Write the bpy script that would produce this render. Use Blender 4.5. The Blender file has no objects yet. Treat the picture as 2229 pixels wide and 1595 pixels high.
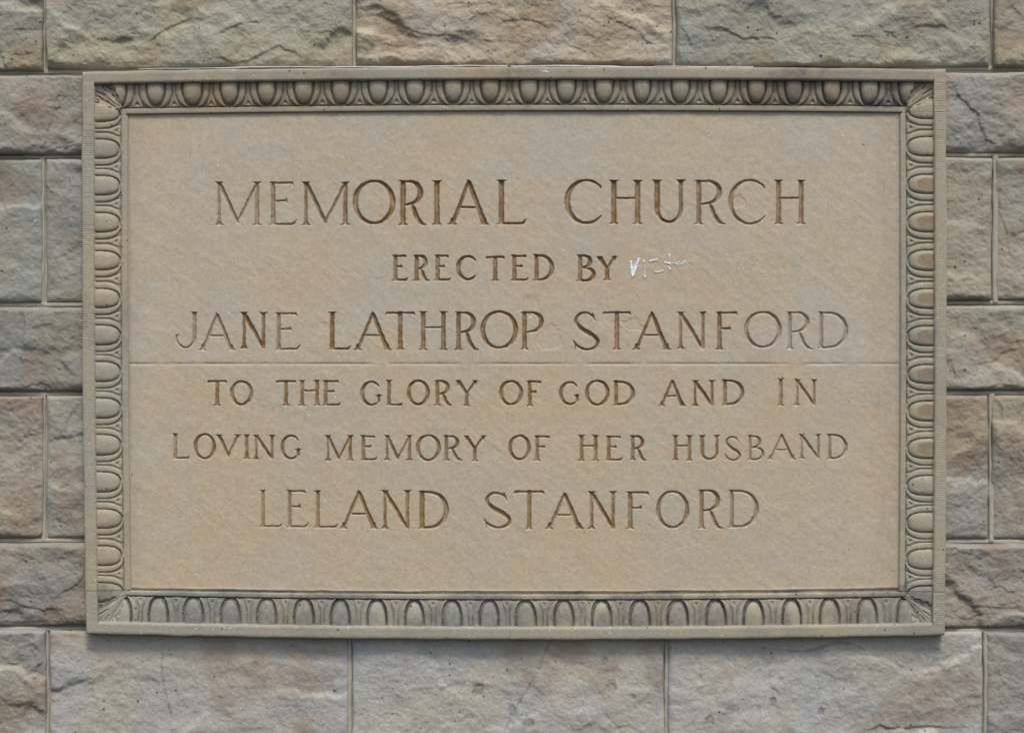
import bpy, math, random
import numpy as np

# ------------------------------------------------------------------ camera, world, sun, exposure
D = 4.0            # camera distance from the wall's joint plane (m)
HP = 0.040         # height of the tablet border above that plane (m)
ZC = 1.70          # height of the tablet's middle above the ground
sc = bpy.context.scene
cam = bpy.data.cameras.new("camera"); cam_o = bpy.data.objects.new("camera", cam)
sc.collection.objects.link(cam_o)
cam_o.location = (0, -D, ZC); cam_o.rotation_euler = (math.pi/2, 0, 0)
cam.sensor_width = 36.0; cam.lens = 36.0*(D-HP)/2.229
cam.clip_start = 0.05; cam.clip_end = 200
sc.camera = cam_o

SUN_EL, SUN_AZ = math.radians(58), math.radians(12)      # az: to the right of straight out of the wall
world = bpy.data.worlds.new("World"); sc.world = world; world.use_nodes = True
wn = world.node_tree; wn.nodes.clear()
sky = wn.nodes.new("ShaderNodeTexSky"); sky.sky_type = 'NISHITA'; sky.sun_disc = False
sky.sun_elevation = SUN_EL; sky.sun_rotation = math.pi - SUN_AZ
sky.air_density = 1.0; sky.dust_density = 3.0; sky.ozone_density = 1.0
bg = wn.nodes.new("ShaderNodeBackground"); bg.inputs[1].default_value = 0.11
wo = wn.nodes.new("ShaderNodeOutputWorld")
wn.links.new(sky.outputs[0], bg.inputs[0]); wn.links.new(bg.outputs[0], wo.inputs[0])
sun = bpy.data.lights.new("sun", 'SUN'); sun.energy = 1.5; sun.angle = math.radians(14); sun.color = (1.0, 0.945, 0.85)
sun_o = bpy.data.objects.new("sun", sun); sc.collection.objects.link(sun_o)
# sun stands in front of the wall (wall faces -Y), high up
sd = np.array([math.sin(SUN_AZ)*math.cos(SUN_EL), -math.cos(SUN_AZ)*math.cos(SUN_EL), math.sin(SUN_EL)])
from mathutils import Vector
sun_o.rotation_euler = Vector((-sd[0], -sd[1], -sd[2])).to_track_quat('-Z', 'Y').to_euler()
sun_o.location = (0.5, -3, 5)
sc.view_settings.view_transform = 'Standard'; sc.view_settings.look = 'None'
sc.view_settings.exposure = 0.74; sc.view_settings.gamma = 1.0
sc.cycles.max_bounces = 4

# ------------------------------------------------------------------ helpers
rng = np.random.default_rng(7)
_perm = rng.random((64, 256, 256)).astype(np.float32) if False else None
def _hash(ix, iy, seed):
    h = (ix.astype(np.int64)*374761393 + iy.astype(np.int64)*668265263 + seed*1442695041) & 0xffffffff
    h = ((h ^ (h >> 13))*1274126177) & 0xffffffff
    h = (h ^ (h >> 16)) & 0xffffffff
    return h.astype(np.float64)/4294967295.0
def vnoise(x, y, seed=0):
    ix = np.floor(x); iy = np.floor(y); fx = x-ix; fy = y-iy
    fx = fx*fx*fx*(fx*(fx*6-15)+10); fy = fy*fy*fy*(fy*(fy*6-15)+10)
    a = _hash(ix, iy, seed); b = _hash(ix+1, iy, seed); c = _hash(ix, iy+1, seed); d = _hash(ix+1, iy+1, seed)
    return (a*(1-fx)+b*fx)*(1-fy)+(c*(1-fx)+d*fx)*fy*1.0
def fbm(x, y, scale, octs=4, seed=0, gain=0.5):
    """-1..1 noise; scale = size of the largest lump in mm"""
    s = 0; a = 1; n = 0; f = 1.0/scale
    for o in range(octs):
        ca, sa = math.cos(o*1.1+.4), math.sin(o*1.1+.4)
        s = s + a*(2*vnoise((x*ca-y*sa)*f+o*17.3, (x*sa+y*ca)*f-o*9.1, seed+o*31)-1); n += a; a *= gain; f *= 2.03
    return s/n*1.6
def sstep(a, b, x):
    t = np.clip((x-a)/(b-a), 0, 1); return t*t*(3-2*t)

def world_xyz(px, py, h, nominal):
    """photo millimetres (1 px = 1 mm on the tablet) and height off the wall (mm) to metres; one scale per object"""
    k = (D-nominal/1000.0)/(D-HP)
    return ((px-1114.5)/1000*k, -h/1000.0, ZC+(797.5-py)/1000*k)

def link(o, parent=None):
    sc.collection.objects.link(o)
    if parent is not None: o.parent = parent
    return o
def mesh_from(name, V, F, mat, parent=None, stain=None, smooth=True, tint=None):
    """V nx3, F mx4 int (or mx3)"""
    V = np.asarray(V, np.float32); F = np.asarray(F, np.int32)
    me = bpy.data.meshes.new(name); k = F.shape[1]
    me.vertices.add(len(V)); me.vertices.foreach_set("co", V.ravel())
    me.loops.add(F.size); me.loops.foreach_set("vertex_index", F.ravel())
    me.polygons.add(len(F)); me.polygons.foreach_set("loop_start", np.arange(0, F.size, k, dtype=np.int32))
    me.update(calc_edges=True)
    if smooth: me.polygons.foreach_set("use_smooth", np.ones(len(F), bool))
    at = me.attributes.new("stain", 'FLOAT_COLOR', 'POINT')
    st = np.zeros((len(V), 4), np.float32)
    if stain is not None: st[:, :stain.shape[1]] = stain
    at.data.foreach_set("color", st.ravel())
    me.materials.append(mat)
    o = bpy.data.objects.new(name, me)
    if tint is not None: o.color = (*tint, 1)
    return link(o, parent)
def grid_faces(n, m):
    """n rows (down), m columns: quads facing the camera (-Y) for rows going down and columns right"""
    i = np.arange(n-1)[:, None]*m + np.arange(m-1)[None, :]
    return np.stack([i, i+m, i+m+1, i+1], -1).reshape(-1, 4)
def submesh(name, V, F, sel, mat, parent, stain, tint=None):
    f = F[sel]
    if len(f) == 0: return None
    u, inv = np.unique(f.ravel(), return_inverse=True)
    return mesh_from(name, V[u], inv.reshape(-1, 4), mat, parent, stain[u], tint=tint)
def spaced(a, b, d):
    return np.linspace(a, b, max(2, int(round((b-a)/d))+1))
def join_lines(*parts):
    return np.unique(np.round(np.concatenate([np.atleast_1d(p) for p in parts]), 3))
def empty(name, loc=(0, 0, 0)):
    o = bpy.data.objects.new(name, None); o.empty_display_size = 0.1
    return link(o)

# ------------------------------------------------------------------ materials
def stone_material(name, tan, grey, brown, patch=5.0, streak=0.0, grain=0.10, bump=0.5, brown_amt=0.5, grey_amt=0.5, pits=0.05):
    m = bpy.data.materials.new(name); m.use_nodes = True; nt = m.node_tree; N = nt.nodes; L = nt.links
    N.clear()
    out = N.new("ShaderNodeOutputMaterial"); bs = N.new("ShaderNodeBsdfPrincipled")
    L.new(bs.outputs[0], out.inputs[0])
    bs.inputs['Roughness'].default_value = 0.86; bs.inputs['Specular IOR Level'].default_value = 0.25
    tc = N.new("ShaderNodeTexCoord"); P = tc.outputs['Object']
    def noise(scale, detail=4, rough=0.55, vec=P, dist=0.0):
        n = N.new("ShaderNodeTexNoise"); n.inputs['Scale'].default_value = scale; n.inputs['Detail'].default_value = detail
        n.inputs['Roughness'].default_value = rough; n.inputs['Distortion'].default_value = dist
        L.new(vec, n.inputs['Vector']); return n.outputs[0]
    def ramp(x, a, b, lo=0.0, hi=1.0):
        r = N.new("ShaderNodeMapRange"); r.interpolation_type = 'SMOOTHSTEP'
        r.inputs[1].default_value = a; r.inputs[2].default_value = b; r.inputs[3].default_value = lo; r.inputs[4].default_value = hi
        L.new(x, r.inputs[0]); return r.outputs[0]
    def math_(op, a, b):
        n = N.new("ShaderNodeMath"); n.operation = op
        for i, x in enumerate((a, b)):
            if isinstance(x, (int, float)): n.inputs[i].default_value = x
            else: L.new(x, n.inputs[i])
        return n.outputs[0]
    def mix(f, a, b, mode='MIX'):
        n = N.new("ShaderNodeMix"); n.data_type = 'RGBA'; n.blend_type = mode
        for i, x in ((0, f), (6, a), (7, b)):
            if isinstance(x, (int, float)): n.inputs[i].default_value = x
            elif isinstance(x, tuple): n.inputs[i].default_value = (*x, 1)
            else: L.new(x, n.inputs[i])
        return n.outputs[2]
    def mapped(rot, scale):
        mp = N.new("ShaderNodeMapping"); mp.inputs['Rotation'].default_value = rot; mp.inputs['Scale'].default_value = scale
        L.new(P, mp.inputs['Vector']); return mp.outputs[0]
    col = mix(ramp(noise(patch, 6, 0.6, dist=0.6), 0.42, 0.62, 0, grey_amt), tan, grey)
    col = mix(ramp(noise(patch*2.3, 6, 0.65, dist=0.8), 0.50, 0.72, 0, brown_amt), col, brown)
    if streak > 0:   # slanting pale scour marks of the dressed face
        v = mapped((0, math.radians(38), 0), (14, 14, 60))
        col = mix(ramp(noise(1.0, 5, 0.6, v, 0.5), 0.52, 0.72, 0, streak), col, (grey[0]*1.12, grey[1]*1.14, grey[2]*1.14))
        v2 = mapped((0, 0, 0), (160, 160, 12))
        col = mix(ramp(noise(1.0, 3, 0.5, v2), 0.3, 0.7, 0, 0.25), col, mix(1.0, col, (0.93, 0.93, 0.93), 'MULTIPLY'))
    # grain of the sand: several sizes
    g = math_('ADD', math_('MULTIPLY', noise(420, 3, 0.8), 0.6), math_('MULTIPLY', noise(130, 3, 0.7), 0.4))
    gv = ramp(g, 0.25, 0.75, 1-grain*1.6, 1+grain*1.4)
    gc = N.new("ShaderNodeCombineColor")
    for i in range(3): L.new(gv, gc.inputs[i])
    col = mix(1.0, col, gc.outputs[0], 'MULTIPLY')
    # colour speckle of single grains
    col = mix(ramp(noise(520, 2, 0.7), 0.58, 0.75, 0, 0.35), col, (tan[0]*1.25, tan[1]*1.0, tan[2]*0.8))
    col = mix(ramp(noise(470, 2, 0.7), 0.60, 0.78, 0, 0.35), col, (grey[0]*0.9, grey[1]*1.1, grey[2]*1.25))
    # small dark pits and pale mica specks
    def specks(scale, size, keep):
        v = N.new("ShaderNodeTexVoronoi"); v.inputs['Scale'].default_value = scale; L.new(P, v.inputs['Vector'])
        sp = N.new("ShaderNodeSeparateColor"); L.new(v.outputs['Color'], sp.inputs[0])
        near = math_('LESS_THAN', v.outputs['Distance'], math_('MULTIPLY', sp.outputs[1], size))
        return math_('MULTIPLY', near, math_('LESS_THAN', sp.outputs[0], keep))
    dark = specks(95, 0.30, pits)
    col = mix(math_('MULTIPLY', dark, 0.8), col, (0.05, 0.045, 0.05))
    col = mix(math_('MULTIPLY', specks(160, 0.28, 0.06), 0.5), col, (0.75, 0.76, 0.74))
    oi = N.new("ShaderNodeObjectInfo"); col = mix(1.0, col, oi.outputs['Color'], 'MULTIPLY')
    # stains carried by the mesh: R brown residue, G grey-black grime, B ochre-green algae
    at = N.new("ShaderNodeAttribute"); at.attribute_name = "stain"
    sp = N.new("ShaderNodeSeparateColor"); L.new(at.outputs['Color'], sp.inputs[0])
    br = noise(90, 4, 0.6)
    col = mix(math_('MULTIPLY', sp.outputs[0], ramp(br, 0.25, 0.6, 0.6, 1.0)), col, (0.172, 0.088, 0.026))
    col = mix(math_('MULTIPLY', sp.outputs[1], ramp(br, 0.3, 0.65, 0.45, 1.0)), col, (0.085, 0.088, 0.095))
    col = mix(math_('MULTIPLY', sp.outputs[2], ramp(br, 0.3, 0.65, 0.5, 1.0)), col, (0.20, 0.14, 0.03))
    L.new(col, bs.inputs['Base Color'])
    col = mix(math_('MULTIPLY', at.outputs['Alpha'], ramp(noise(26, 5, 0.65, dist=1.5), 0.35, 0.68, 0.15, 1.0)), col, (0.56, 0.545, 0.50))  # alpha: painted glow and pale veins, mixed after the base colour link
    # relief of the grain
    hgt = math_('ADD', math_('MULTIPLY', noise(260, 4, 0.7), 0.5), math_('MULTIPLY', noise(70, 5, 0.65), 1.0))
    hgt = math_('SUBTRACT', hgt, math_('MULTIPLY', dark, 0.6))
    b = N.new("ShaderNodeBump"); b.inputs['Strength'].default_value = bump; b.inputs['Distance'].default_value = 0.0022
    L.new(hgt, b.inputs['Height']); L.new(b.outputs[0], bs.inputs['Normal'])
    return m

M_PANEL = stone_material("dressed_sandstone", (0.425, 0.355, 0.255), (0.385, 0.362, 0.302), (0.405, 0.312, 0.218), patch=4.0, streak=0.6, grain=0.13, bump=0.45, brown_amt=0.35, grey_amt=0.75)
M_BORDER = stone_material("carved_sandstone", (0.318, 0.289, 0.222), (0.285, 0.282, 0.245), (0.296, 0.245, 0.178), patch=5, grain=0.16, bump=0.4, brown_amt=0.4, grey_amt=0.8)
M_WALL = stone_material("rock_faced_sandstone", (0.358, 0.322, 0.246), (0.322, 0.316, 0.284), (0.325, 0.282, 0.215), patch=4.2, grain=0.15, bump=0.75, brown_amt=0.42, grey_amt=0.8, pits=0.07)
M_MORTAR = stone_material("mortar", (0.335, 0.31, 0.25), (0.315, 0.31, 0.28), (0.29, 0.25, 0.19), patch=9, grain=0.12, bump=0.5)
M_WHITE = stone_material("lime_mortar", (0.50, 0.49, 0.46), (0.42, 0.42, 0.43), (0.45, 0.40, 0.33), patch=30, grain=0.10, bump=0.6)
def paint_material(name, c):
    m = bpy.data.materials.new(name); m.use_nodes = True; nt = m.node_tree
    bs = nt.nodes['Principled BSDF']; bs.inputs['Roughness'].default_value = 0.6
    n = nt.nodes.new("ShaderNodeTexNoise"); n.inputs['Scale'].default_value = 300
    tc = nt.nodes.new("ShaderNodeTexCoord"); nt.links.new(tc.outputs['Object'], n.inputs['Vector'])
    r = nt.nodes.new("ShaderNodeValToRGB"); r.color_ramp.elements[0].position = 0.3; r.color_ramp.elements[1].position = 0.6
    r.color_ramp.elements[0].color = (*[x*0.6 for x in c], 1); r.color_ramp.elements[1].color = (*c, 1)
    nt.links.new(n.outputs[0], r.inputs[0]); nt.links.new(r.outputs[0], bs.inputs['Base Color'])
    return m
M_PAINT = paint_material("white_paint", (0.80, 0.86, 0.88))
M_BLUE = paint_material("blue_paint", (0.16, 0.30, 0.62))

# ------------------------------------------------------------------ the wall: rock-faced blocks and mortar
wall = empty("stone_wall", (0, 0, 0))
wall['label'] = "sandstone wall of rock-faced blocks with mortared joints around the carved tablet"; wall['category'] = "wall"

# broken edges of the rock faces: points in mm, drop, reach of the hollow below
SCARPS = [
 ([(215,89),(230,84),(251,86),(276,84),(301,91)],7,18), ([(311,92),(341,75),(373,56),(395,47),(423,35)],9,30),
 ([(423,35),(438,41),(456,36),(477,28)],4,12), ([(463,75),(488,66),(513,57),(531,48),(558,46),(574,61)],8,26),
 ([(251,139),(273,136),(305,136),(325,138)],5,10), ([(445,134),(467,127),(485,126),(502,135),(520,135),(556,122),(589,108),(607,97),(621,108),(642,113),(665,130)],9,20),
 ([(108,136),(120,138),(133,137)],5,9), ([(197,118),(215,115),(230,120)],4,14), ([(255,100),(300,108),(360,104)],3,14),
 ([(640,70),(670,66),(700,72),(740,60)],4,18), ([(0,112),(40,118),(80,110)],5,22), ([(20,60),(60,64),(92,62)],4,20),
 ([(800,32),(826,29),(844,39),(869,50),(883,63),(915,70),(951,79),(966,74),(987,77),(1012,86),(1037,100)],8,26),
 ([(1012,56),(1023,45),(1041,32),(1080,29)],5,14), ([(1073,60),(1095,47),(1131,40),(1163,45),(1185,56),(1202,65)],8,16),
 ([(1138,28),(1156,12),(1181,9),(1210,18)],4,14), ([(1260,31),(1288,40),(1310,60)],5,14),
 ([(1302,50),(1330,42),(1352,38),(1380,30),(1400,8)],6,14), ([(1324,43),(1364,54),(1389,68),(1403,88),(1436,104)],10,30),
 ([(1288,99),(1310,104),(1322,84),(1345,66),(1374,64)],4,18), ([(1235,98),(1260,104),(1281,115)],6,16),
 ([(998,18),(1012,13),(1024,17)],5,8), ([(890,72),(905,78),(918,88)],5,12), ([(820,90),(860,100),(900,96),(940,104)],4,16),
 ([(1040,92),(1080,84),(1120,92),(1160,88)],4,16),
 ([(1545,64),(1564,59),(1582,63),(1597,72),(1619,84),(1642,80),(1671,82),(1701,91)],8,26),
 ([(1508,111),(1502,89),(1493,69),(1482,56)][::-1],6,18), ([(1723,95),(1740,98),(1752,97)],4,8),
 ([(1792,58),(1813,65),(1831,58),(1861,60)],5,12), ([(1848,77),(1880,77),(1906,80)],6,14), ([(1917,65),(1935,67),(1958,87)],8,16),
 ([(1975,62),(1995,56),(2032,56),(2051,54),(2080,67)],8,26), ([(1913,121),(1932,136)],5,14), ([(1830,116),(1860,124)],4,10),
 ([(2040,128),(2047,100),(2035,90)][::-1],4,14), ([(2205,10),(2215,25),(2226,35)],5,14),
 ([(79,322),(93,320),(103,285),(119,244),(126,208),(138,178)],9,40), ([(88,336),(117,323),(138,318),(160,326)],6,16),
 ([(45,235),(62,218),(100,210)],3,18), ([(158,295),(160,272),(165,262)],5,12),
 ([(172,840),(170,833)],1,5), ([(41,848),(69,837),(93,833),(117,847)],6,12), ([(151,740),(163,730),(170,710)],5,14), ([(60,715),(90,708),(120,700)],2,10),
 ([(10,775),(50,760),(90,752)],2,16),
 ([(134,947),(145,912),(172,874)],6,30), ([(118,1122),(140,1140),(150,1128),(165,1090)],5,18),
 ([(58,1130),(56,1100),(62,1070),(80,1060)],3,14), ([(52,1010),(62,995),(75,990)],3,12), ([(0,985),(30,978),(60,985)],2,14),
 ([(126,1291),(144,1283),(172,1265),(183,1240)],9,30), ([(0,1309),(22,1303),(54,1319),(97,1326),(140,1322)],8,26),
 ([(0,1352),(70,1352),(107,1350),(140,1354)],5,10), ([(148,1256),(144,1240),(142,1225)],4,12),
 ([(60,1480),(86,1440),(96,1400)],7,26), ([(0,1440),(30,1446),(50,1430)],4,14),
 ([(14,470),(30,468),(45,455)],2,14), ([(105,650),(118,646),(135,655)],4,12),([(125,560),(150,545),(172,520)],3,20),
 ([(2175,314),(2149,302),(2137,275),(2130,247),(2109,233),(2082,206),(2071,185)][::-1],9,44),
 ([(2229,572),(2202,554),(2192,495),(2177,457),(2182,395),(2178,350)][::-1],7,22),
 ([(2113,790),(2127,795),(2144,788),(2161,788),(2178,773),(2195,761),(2229,755)],6,18),
 ([(2151,697),(2139,714),(2147,737)],4,12), ([(2068,778),(2078,805),(2082,833)],6,14), ([(2100,846),(2144,847),(2178,836),(2229,843)],6,12),
 ([(2185,741),(2205,744),(2229,740)],3,10),
 ([(2191,943),(2190,922),(2182,888),(2171,868)][::-1],6,22), ([(2168,957),(2178,981),(2180,999)],5,16), ([(2190,998),(2213,995),(2229,1004)],3,12),
 ([(2065,1172),(2100,1172),(2135,1165)],4,8), ([(2176,1050),(2184,1080)],3,16),
 ([(2086,1340),(2100,1344),(2113,1345),(2150,1330)],6,14), ([(2146,1290),(2163,1278),(2177,1276),(2196,1287),(2224,1287)],6,20),
 ([(2124,1320),(2141,1319),(2202,1323),(2229,1317)],6,14), ([(2084,1337),(2086,1306),(2090,1295)],5,12), ([(2110,1240),(2140,1250),(2142,1265)],4,20),
 ([(1523,1433),(1528,1459),(1530,1483),(1543,1481)][::1],5,12), ([(1697,1433),(1675,1457),(1679,1493),(1705,1515)],6,14),
 ([(1872,1596),(1917,1578),(1939,1584),(1980,1584),(2010,1580),(2088,1585)],10,26),
 ([(981,1575),(1008,1568),(1020,1550)],4,10), ([(1315,1540),(1330,1565),(1345,1583),(1380,1575)],5,14), ([(1200,1525),(1215,1560),(1240,1572)],3,10),
 ([(820,1560),(850,1552),(880,1560)],3,12), ([(600,1540),(640,1532),(680,1542)],2,16), ([(440,1500),(520,1494),(600,1500)],2,14),
 ([(2178,1460),(2188,1500),(2192,1530)],4,16), ([(2160,1462),(2180,1468),(2200,1455)],4,12), ([(785,1440),(782,1470),(776,1495)],4,10),
]
def apply_scarps(px, py, h):
    xa, xb, ya, yb = px.min(), px.max(), py.min(), py.max()
    for pts, amp, reach in SCARPS:
        P = np.array(pts, float)
        if P[:, 0].max() < xa-5 or P[:, 0].min() > xb+5 or P[:, 1].max() < ya-5 or P[:, 1].min() > yb+5: continue
        pad = reach*3
        sel = (px > P[:, 0].min()-pad) & (px < P[:, 0].max()+pad) & (py > P[:, 1].min()-pad) & (py < P[:, 1].max()+pad)
        if not sel.any(): continue
        x = px[sel]; y = py[sel]
        x = x+fbm(x, y, 14, 3, 91)*2.2; y = y+fbm(x, y, 12, 3, 92)*2.2
        seg = np.hypot(*np.diff(P, axis=0).T); cum = np.concatenate([[0], np.cumsum(seg)]); tot = cum[-1]
        best = np.full(x.shape, 1e9); side = np.zeros(x.shape); tt = np.zeros(x.shape)
        for k in range(len(P)-1):
            a, b = P[k], P[k+1]; d = b-a; L2 = d@d+1e-9
            t = ((x-a[0])*d[0]+(y-a[1])*d[1])/L2; tc = np.clip(t, 0, 1)
            qx = x-(a[0]+tc*d[0]); qy = y-(a[1]+tc*d[1]); dist = np.hypot(qx, qy)
            cr = d[0]*(y-a[1])-d[1]*(x-a[0])
            m = dist < best
            best[m] = dist[m]; side[m] = cr[m]; tt[m] = (cum[k]+tc[m]*seg[k])/tot
        taper = np.clip(np.minimum(tt, 1-tt)*5+0.05, 0, 1)
        sd_ = np.where(side > 0, best, -best)
        drop = sstep(-1.2, 3.2, sd_)*np.exp(-np.maximum(sd_, 0)/(reach*2.1))
        lip = 0.0
        h[sel] += 0.38*amp*taper*(lip-drop)
    return h

wrng = random.Random(5)
PITS = [(555,1447,7),(1332,1497,13),(1041,1505,14),(1317,1440,8),(1379,1518,7),(1115,1548,11),(1150,1575,12),(1545,1567,10),(1684,1529,9),(308,1440,3),(197,1503,4),(55,1487,4),(1788,1550,7)]
def stone(x0, y0, x1, y1, face, tint, facet=6, rough=2.2, cells=9, edge=(7, 14, 10, 12), seed=1, lab=None):
    g = 3.4; facet = facet*0.74
    fine = 2.1
    def lines(a, b, lo, hi):
        parts = [np.array([a, a+1.2, b-1.2, b])]
        fa, fb = max(a, lo), min(b, hi)
        if fb > fa: parts.append(spaced(fa, fb, fine))
        if a < lo: parts.append(spaced(a, min(lo, b), 11))
        if b > hi: parts.append(spaced(max(hi, a), b, 11))
        return join_lines(*parts)
    X = lines(x0+g, x1-g, -25, 2255); Y = lines(y0+g, y1-g, -25, 1620)
    px, py = np.meshgrid(X, Y)
    r = np.random.default_rng(seed)
    # wander of the arrises
    ex0 = fbm(py, py*0, 60, 3, seed)*2.0; ex1 = fbm(py, py*0+50, 60, 3, seed+1)*2.0
    ey0 = fbm(px, px*0, 60, 3, seed+2)*1.6; ey1 = fbm(px, px*0+50, 60, 3, seed+3)*1.6
    fx = (px-X[0])/(X[-1]-X[0]); fy = (py-Y[0])/(Y[-1]-Y[0])
    qx = px+ex0*(1-fx)**6+ex1*fx**6; qy = py+ey0*(1-fy)**6+ey1*fy**6
    # facets left by the pitching chisel
    wx = px+fbm(px, py, 50, 4, seed+9)*16; wy = py+fbm(px, py, 50, 4, seed+10)*16
    n = max(4, int(2.2*cells*(x1-x0)*(y1-y0)/(690*320)))
    sx = r.uniform(x0, x1, n); sy = r.uniform(y0, y1, n)
    num = np.zeros_like(px); den = np.zeros_like(px)
    for i in range(n):
        d = np.hypot(wx-sx[i], (wy-sy[i])*1.6)
        w = np.exp(-d/8.0)+1e-30
        pl = r.normal(0, facet*0.6)+(wx-sx[i])*r.normal(0, facet*0.008)+(wy-sy[i])*r.normal(-facet*0.004, facet*0.012)
        num += w*pl; den += w
    fac = np.clip(num/den, -facet*1.6, facet*1.3)
    rg = fbm(px*0.75+py*0.25, py*1.3, 85, 3, seed+60, 0.45)
    h = face+fac*0.85+facet*0.26*(0.5-np.abs(rg)*1.5)+fbm(px, py, 90, 5, seed+20, 0.5)*rough*1.3+fbm(px, py, 22, 4, seed+30, 0.6)*rough*0.55+fbm(px, py, 6, 2, seed+33, 0.6)*rough*0.16
    # thin layers split away: crisp little steps
    f = fbm(px*0.8+py*0.15, py*1.35, 95, 5, seed+70, 0.55)*4.2; fl_ = np.floor(f); fr = f-fl_
    h = h+(fl_+sstep(0.40, 0.60, fr)-f*0.45)*0.085*facet*(1.5 if facet > 3 else 2.0)
    # broken edges
    h = apply_scarps(px, py, h)
    for cx, cy, rr in PITS:
        d = np.hypot((px-cx)/rr, (py-cy)/(rr*1.25))+fbm(px, py, 8, 2, 5)*0.2
        h -= (rr*0.22)*(1-sstep(0.6, 1.1, d))
    # roll down to the joint on each side; top, bottom, left, right reach
    def roll(d, reach, sd2):
        rr = reach*(1+0.55*fbm(px, py, 45, 3, sd2)); rr = np.maximum(rr, 3)
        t = np.clip(d/rr, 0, 1); return 0.30*np.clip(d/2.0, 0, 1)+0.70*np.sqrt(np.clip(1-(1-t)**2, 0, 1))
    e = roll(py-Y[0], edge[0], seed+40)*roll(Y[-1]-py, edge[1], seed+41)*roll(px-X[0], edge[2], seed+42)*roll(X[-1]-px, edge[3], seed+43)
    h = 5.0+np.maximum(h-5.0, 2.5)*e
    wxyz = world_xyz(qx, qy, h, 24)
    V = np.stack([a.ravel() for a in wxyz], 1)
    st = np.zeros((V.shape[0], 3))
    # iron-brown staining in patches
    st[:, 0] = (0.32*sstep(0.15, 0.75, fbm(px, py, 130, 4, seed+50))).ravel()
    # the dark veins across the lower blocks
    for pts in VEINS:
        P = np.array(pts, float); dd = np.full(px.shape, 1e9)
        if P[:, 0].max() < X[0] or P[:, 0].min() > X[-1] or P[:, 1].max() < Y[0] or P[:, 1].min() > Y[-1]: continue
        for k in range(len(P)-1):
            a, b = P[k], P[k+1]; d = b-a; t = np.clip(((px-a[0])*d[0]+(py-a[1])*d[1])/(d@d), 0, 1)
            dd = np.minimum(dd, np.hypot(px-a[0]-t*d[0], py-a[1]-t*d[1]))
        dd = dd+fbm(px, py, 12, 3, 77)*2.5
        st[:, 1] = np.maximum(st[:, 1], (0.5*(1-sstep(0.5, 4.0, dd))).ravel())
    for cx, cy, rr in PITS:
        d = np.hypot((px-cx)/rr, (py-cy)/(rr*1.25))+fbm(px, py, 8, 2, 5)*0.25
        st[:, 1] = np.maximum(st[:, 1], (0.45*(1-sstep(0.7, 1.2, d))).ravel())
    F = grid_faces(len(Y), len(X))
    # thickness: skirt to the back
    o = mesh_from("stone_block", V, F, M_WALL, wall, st, tint=tuple(1.15*(0.7*c+0.3*sum(tint)/3*k_) for c, k_ in zip(tint, (1.02, 1.0, 0.98))))
    if lab: o['label'] = lab
    b = 20.0
    ring_i = np.concatenate([np.arange(len(X)), np.arange(1, len(Y))*len(X)+len(X)-1, (len(Y)-1)*len(X)+np.arange(len(X)-2, -1, -1), np.arange(len(Y)-2, 0, -1)*len(X)])
    return o
VEINS = [[(1195,1402),(1167,1467),(1131,1528),(1098,1592)], [(352,1410),(350,1450),(356,1500),(372,1560)],
         [(1660,1410),(1683,1415),(1720,1418),(1772,1416),(1805,1405),(1828,1396)], [(1830,1398),(1860,1402),(1885,1415)],
         [(900,1500),(960,1497),(1020,1484),(1080,1498),(1115,1512)]]

G = lambda a, b=1.0, c=1.0: (a, a*b, a*c)
# tall courses
tallx = [-600, 96, 770, 1467, 2161, 2860]
ST = []
# (x0,y0,x1,y1, face, tint, facet, rough, cells, edge(top,bottom,left,right))
ST += [(-600,-172,96,157, 22,(.70,.74,.72),9,2.6,10,(8,18,10,10)),
       (96,-172,771,152, 24,(.76,.80,.74),9,2.6,8,(8,22,8,14)),
       (771,-172,1468,147, 25,(.90,.85,.80),9,2.8,10,(8,16,14,14)),
       (1468,-172,2161,149, 24,(.66,.72,.71),9,2.6,9,(8,16,12,16)),
       (2161,-172,2860,151, 21,(.66,.66,.64),9,2.4,9,(8,14,16,10))]
ST += [(-250,160,200,340, 26,(.62,.66,.74),10,2.2,8,(12,18,10,10)),
       (2040,153,2500,336, 24,(.68,.70,.78),10,2.0,8,(10,18,10,10)),
       (-600,342,93,661, 20,(.62,.71,.78),7,2.0,8,(8,16,10,12)),
       (93,342,200,661, 22,(.66,.71,.76),7,2.2,10,(8,16,10,10)),
       (2040,338,2166,657, 22,(.72,.73,.74),7,2.2,9,(10,14,10,22)),
       (2166,338,2860,657, 22,(.70,.71,.73),8,2.2,9,(10,14,24,10)),
       (-250,665,200,856, 24,(.58,.62,.66),7,2.4,7,(10,18,10,10)),
       (2040,660,2500,853, 22,(.72,.75,.76),8,2.4,9,(10,14,10,10)),
       (-600,858,95,1174, 22,(.70,.70,.74),8,2.6,9,(8,16,10,12)),
       (95,858,200,1174, 21,(.68,.75,.84),8,2.0,10,(8,12,14,10)),
       (2040,856,2157,1176, 22,(.70,.73,.75),8,2.2,9,(10,16,10,20)),
       (2157,856,2860,1176, 23,(.68,.68,.70),8,2.4,9,(10,16,22,10)),
       (-250,1178,200,1366, 26,(.58,.60,.66),11,2.4,8,(14,24,10,10)),
       (2040,1180,2500,1370, 25,(.66,.66,.70),11,2.4,9,(14,24,10,10)),
       (-600,1369,102,1692, 22,(.68,.72,.78),8,2.4,9,(8,14,10,22)),
       (102,1369,761,1692, 16,(.84,.90,1.04),4,1.8,5,(10,14,10,10)),
       (761,1371,1451,1692, 16,(.85,.93,1.09),4,1.8,5,(10,14,12,12)),
       (1451,1371,2146,1692, 18,(.79,.89,1.10),5,2.0,5,(10,14,12,22)),
       (2146,1373,2860,1692, 18,(.62,.66,.74),7,2.2,8,(10,14,18,10))]
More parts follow.
